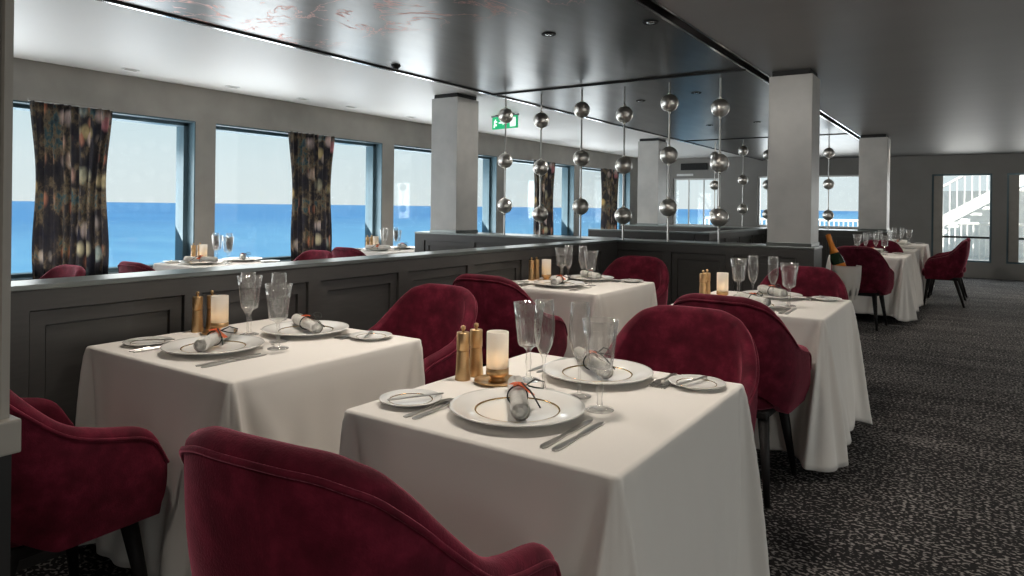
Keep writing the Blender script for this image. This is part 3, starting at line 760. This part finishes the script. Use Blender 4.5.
proto('goblet', tag(link('wine_goblet', goblet_bm(), 'glass', smooth=True), 'x', 'glass'))
proto('flute', tag(link('champagne_flute', flute_bm(), 'glass', smooth=True), 'x', 'glass'))
# mills
t_ = thing('pepper_mill', (0, 0, 0), 0, 'x', 'mill')
bm = bmesh.new(); lathe(bm, [(0, 0), (.0235, 0), (.0235, .004), (.021, .03), (.0185, .085), (.0185, .0865), (0, .0865)], 24); link('body', bm, 'brass', t_, True)
bm = bmesh.new(); lathe(bm, [(0, .0865), (.0175, .0865), (.0175, .089), (.0195, .0905), (.0195, .139), (.018, .142), (0, .142)], 24); link('head', bm, 'brass', t_, True)
bm = bmesh.new(); lathe(bm, [(0, .142), (.004, .142), (.004, .148), (.0075, .152), (.0065, .160), (0, .163)], 16); link('knob', bm, 'brass', t_, True)
proto('mill', t_)
# candle holder
t_ = thing('candle_holder', (0, 0, 0), 0, 'x', 'candle holder')
bm = bmesh.new(); lathe(bm, [(0, .002), (.055, .001), (.066, .006), (.068, .010), (.066, .011), (.052, .005), (0, .005)], 32); link('dish', bm, 'brass', t_, True)
bm = bmesh.new(); lathe(bm, [(0, .0055), (.026, .0055), (.020, .014), (.022, .02), (.0335, .026), (.0335, .046), (.030, .046), (.030, .032), (0, .032)], 32); link('collar', bm, 'brass', t_, True)
bm = bmesh.new(); lathe(bm, [(.0295, .033), (.0295, .150), (.0315, .151), (.0325, .150), (.0325, .0465), (.0305, .0455), (.0305, .033), (.0295, .033)], 32); link('glass_shade', bm, 'frost', t_, True)
bm = bmesh.new(); lathe(bm, [(0, .033), (.018, .033), (.018, .062), (0, .061)], 20); wx = link('candle', bm, 'wax', t_, True)
bm = bmesh.new(); lathe(bm, [(0, .063), (.005, .068), (.0055, .074), (.002, .086), (0, .090)], 12); link('flame', bm, 'flame', wx, True)
proto('candle', t_)

def setting(cx, cy, side, where, who, nap, full=True):
    # side +1: guest sits at the low-Y edge looking +Y; -1: opposite
    rz = 0 if side > 0 else pi
    def P(dx, dy): return (cx + side * dx, cy + side * dy)
    g = where
    def lab(a): return a + ', ' + who + ' place, ' + where
    x, y = P(0, 0); place('charger', x, y, ZT, rz, lab('large white plate with gold ring'), 'large plates on ' + g)
    place('napkin', x + nap[1], y + nap[2], ZT + .0175, nap[0], lab('white napkin roll tied with dark ribbon'), 'napkin rolls on ' + g)
    x, y = P(-.283, -.08); place('bread', x, y, ZT, rz, lab('small white bread plate'), 'bread plates on ' + g)
    x, y = P(-.283 + .01, -.075); place('butter', x, y, ZT + .0145, rz + nap[3], lab('butter knife across the bread plate'), 'butter knives on ' + g)
    if full:
        for k, w_ in ((-.208, 'outer'), (-.180, 'inner')):
            x, y = P(k, -.085); place('fork', x, y, ZT, rz, lab(w_ + ' steel fork'), 'forks on ' + g)
        for k, w_ in ((.176, 'inner'), (.206, 'outer')):
            x, y = P(k, -.06); place('knife', x, y, ZT, rz, lab(w_ + ' steel knife'), 'knives on ' + g)
    x, y = P(.150, .155); place('goblet', x, y, ZT, rz + .2, lab('cut crystal wine goblet'), 'wine goblets on ' + g)
    x, y = P(.048, .235); place('flute', x, y, ZT, rz, lab('slim clear champagne flute'), 'champagne flutes on ' + g)

def dressed(x0, x1, y0, y1, where, seed, naps, full=True, mills=True, wn='nearer', wf='farther', **k):
    table(x0, x1, y0, y1, where, seed, **k)
    cx = (x0 + x1) / 2; i_ = .225 if y1 - y0 > .8 else .2
    setting(cx, y0 + i_, 1, where, wn, naps[0], full); setting(cx - .01, y1 - i_ + .03, -1, where, wf, naps[1], full)
    if mills:
        mx_ = x0 + .055; my = (y0 + y1) / 2 - (.02 if y1 - y0 > .8 else .06)
        place('mill', mx_, my, ZT, 0, 'brass pepper mill, nearer one of the pair on ' + where, 'brass mills on ' + where)
        place('mill', mx_ + .004, my + .06, ZT, 0, 'brass pepper mill, farther one of the pair on ' + where, 'brass mills on ' + where)
        place('candle', mx_ + .105, my + .03, ZT, 0, 'frosted glass candle holder on brass foot on ' + where, 'candle holders on ' + where)

NEAR, LEFT = 'nearest table', 'left table by the panelled divider'
THIRD, FOURTH = 'table in the divider corner', 'aisle table before the big column'
FIFTH, SIXTH, SEVENTH = 'far aisle table past the champagne', 'aisle table by the side-on chairs', 'last table before the aft doors'
dressed(-1.322, -.565, 1.216, 2.093, NEAR, 11, [(.632, -.01, .015, -.5), (.79, -.03, .02, -.25)])
dressed(-2.65, -1.785, 1.208, 2.04, LEFT, 12, [(.65, -.01, .01, -.7), (1.18, 0, 0, .6)], clip=-2.703)
dressed(-2.66, -1.87, 3.72, 4.60, THIRD, 13, [(.24, 0, 0, -.6), (.9, 0, 0, .5)], clip=-2.703)
dressed(-1.37, -.59, 3.553, 4.43, FOURTH, 14, [(.78, 0, 0, -.6), (.73, 0, 0, .5)])
dressed(-1.42, -.64, 8.83, 9.70, FIFTH, 15, [(-1.0, 0, 0, -.6), (1.0, 0, 0, .5)], full=False, mills=False)
dressed(-1.40, -.64, 10.32, 11.08, SIXTH, 16, [(-1.0, 0, 0, -.6), (1.0, 0, 0, .5)], full=False, mills=False)
dressed(-1.40, -.62, 12.15, 13.0, SEVENTH, 19, [(-1.0, 0, 0, -.6), (1.0, 0, 0, .5)], full=False, mills=False)
SEA1, SEA2 = 'window table between the floral curtains', 'window table left of the grey column'
dressed(-5.84, -5.08, 3.2, 3.98, SEA1, 17, [(-1.0, 0, 0, -.6), (1.0, 0, 0, .5)], full=False)
dressed(-6.02, -5.30, 5.50, 6.28, SEA2, 18, [(-1.0, 0, 0, -.6), (1.0, 0, 0, .5)], full=False)

# ------------------------------------------------------------------ chairs
put_chair(-.91, .915, radians(6), 'burgundy velvet armchair in the foreground, its back to the viewer').scale = (1, 1, 1.03)
put_chair(-2.21, .885, radians(3), 'burgundy velvet armchair at the lower left beside the post')
put_chair(-.90, 2.345, radians(182), 'burgundy velvet armchair behind the nearest table, facing the viewer')
put_chair(-.93, 3.31, radians(-2), 'burgundy velvet armchair with its back turned, before the aisle table')
put_chair(-2.13, 2.32, radians(176), 'burgundy velvet armchair on the far side of the left table')
put_chair(-2.27, 3.35, radians(0), 'burgundy velvet armchair with its back turned, before the divider corner table')
put_chair(-2.20, 4.86, radians(180), 'burgundy velvet armchair in the divider corner, facing the viewer')
put_chair(-.95, 4.72, radians(180), 'burgundy velvet armchair behind the aisle table beside the champagne bucket')
put_chair(-1.04, 8.50, radians(-6), 'burgundy velvet armchair with black legs behind the champagne bucket')
put_chair(-1.03, 9.98, radians(180), 'burgundy velvet armchair on the far side of the far aisle table')
put_chair(-.36, 11.15, radians(92), 'burgundy velvet armchair seen from its side in the far aisle, nearer one')
put_chair(-.34, 12.1, radians(88), 'burgundy velvet armchair seen from its side in the far aisle, farther one')
put_chair(1.0, 14.2, radians(-90), 'burgundy velvet armchair cut by the right edge before the glass door')
put_chair(-5.2, 2.02, radians(180), 'burgundy velvet armchair below the leftmost floral curtain')
put_chair(-5.2, 2.94, radians(0), 'burgundy velvet armchair showing above the divider right of the leftmost curtain')
put_chair(-5.25, 4.24, radians(180), 'burgundy velvet armchair below the second floral curtain')
put_chair(-5.45, 5.26, radians(0), 'burgundy velvet armchair above the divider right of the second curtain')

for o in list(COL.objects):
    if o.get('category') == 'chair' and o.location.x < -5: o.scale = (1, 1, .93)

# ------------------------------------------------------------------ champagne bucket on a stand
BX, BY = -.84, 6.02
t_ = thing('ice_bucket', (BX, BY, 0), 0, 'silver ice bucket on a stand draped with a white cloth beside the big column', 'ice bucket')
bm = bmesh.new(); lathe(bm, [(0, .60), (.065, .60), (.075, .61), (.095, .80), (.10, .805), (.10, .81), (.092, .808), (.073, .615), (0, .612)], 32); link('pail', bm, 'steel', t_, True)
bm = bmesh.new(); lathe(bm, [(0, 0), (.11, 0), (.11, .008), (.02, .02), (.011, .03), (.011, .58), (.05, .598), (0, .5985)], 24); link('stand', bm, 'steel', t_, True)
bm = bmesh.new(); g = []
for i in range(22):
    f = i / 21; row = []
    for j in range(33):
        a = -.98 * pi + 1.3 * pi * j / 32
        r = .106 + .010 * sin(pi * f) - .045 * f + .012 * f * sin(j * 1.1); z = .838 - f * (.24 + .05 * sin(j * .098) ** 2)
        row.append(bm.verts.new((r * cos(a), r * sin(a), z)))
    g.append(row)
for i in range(21):
    for j in range(32): bm.faces.new((g[i][j], g[i][j + 1], g[i + 1][j + 1], g[i + 1][j]))
bmesh.ops.solidify(bm, geom=bm.faces[:], thickness=.003)
tag(link('draped_napkin', bm, 'cloth', smooth=True, loc=(BX, BY, 0)), 'white cloth napkin hanging over the rim of the ice bucket', 'napkin')
t_ = thing('champagne_bottle', (BX + .005, BY, .655), 0, 'dark champagne bottle with orange foil leaning in the ice bucket', 'bottle')
t_.rotation_euler = (0, radians(-19), 0); t_.scale = (1.18, 1.18, 1.18)
bm = bmesh.new(); lathe(bm, [(0, 0), (.036, 0), (.042, .006), (.042, .19), (.040, .21), (.026, .25), (.0175, .285), (0, .285)], 28); link('glass_body', bm, 'bottle', t_, True)
bm = bmesh.new(); lathe(bm, [(.0285, .247), (.030, .248), (.0185, .288), (.0155, .345), (.0175, .35), (.0175, .362), (.0165, .378), (0, .382), (0, .247), (.0285, .247)], 28); link('foil', bm, 'foil', t_, True)
bm = bmesh.new(); lathe(bm, [(.0423, .09), (.0428, .09), (.0428, .17), (.0423, .17), (.0423, .09)], 28); link('label', bm, 'foil', t_, True)

# ------------------------------------------------------------------ ceiling spot lamps over tables and aisle; those behind the camera are added fill
def spot(x, y, z, p, ang=95, tx=None, ty=None):
    light('spotlight', 'SPOT', (x, y, z), p, (1, .91, .80), .12, None, (x if tx is None else tx, y if ty is None else ty, 0), radians(ang), .8)
for x, y, p_ in ((-.95, 1.9, 70), (-2.2, 1.9, 70), (-2.3, 3.83, 65), (-1.2, 4.0, 60), (-1.0, 8.7, 50), (-1.0, 11.8, 45), (1.2, 5, 60), (1.2, 9, 70), (1.0, 13, 70), (-5.3, 1.2, 70), (-5.3, 3.8, 95), (-5.3, 6.9, 95), (-2.32, 9.05, 60), (-4.6, 9.5, 70), (-3.5, 13.5, 80), (.4, -.9, 65), (-.9, -.7, 45), (-2.2, -.6, 30)):
    spot(x, y, 2.36 if x > -4 else 2.46, p_, 130)
# adjustable ceiling spotlights turned to the columns
def wash(p, q, w_, a=70): light('column_spotlight', 'SPOT', p, w_, (1, .95, .87), .12, None, q, radians(a), 1)
wash((-1.63, 3.9, 2.36), (-1.25, 5.8, 1.55), 42, 75)
wash((-2.9, 6.7, 2.36), (-4.7, 6.05, 1.6), 75, 80)
wash((-2.95, 9.1, 2.36), (-4.6, 11.3, 1.6), 70, 70)
wash((-2.32, 9.05, 2.36), (-1.2, 11.3, 1.6), 50, 60)
wash((1.5, 10.5, 2.36), (.2, 16.1, 1.3), 120, 95)  # turned to the aft wall, with no fixture modelled here
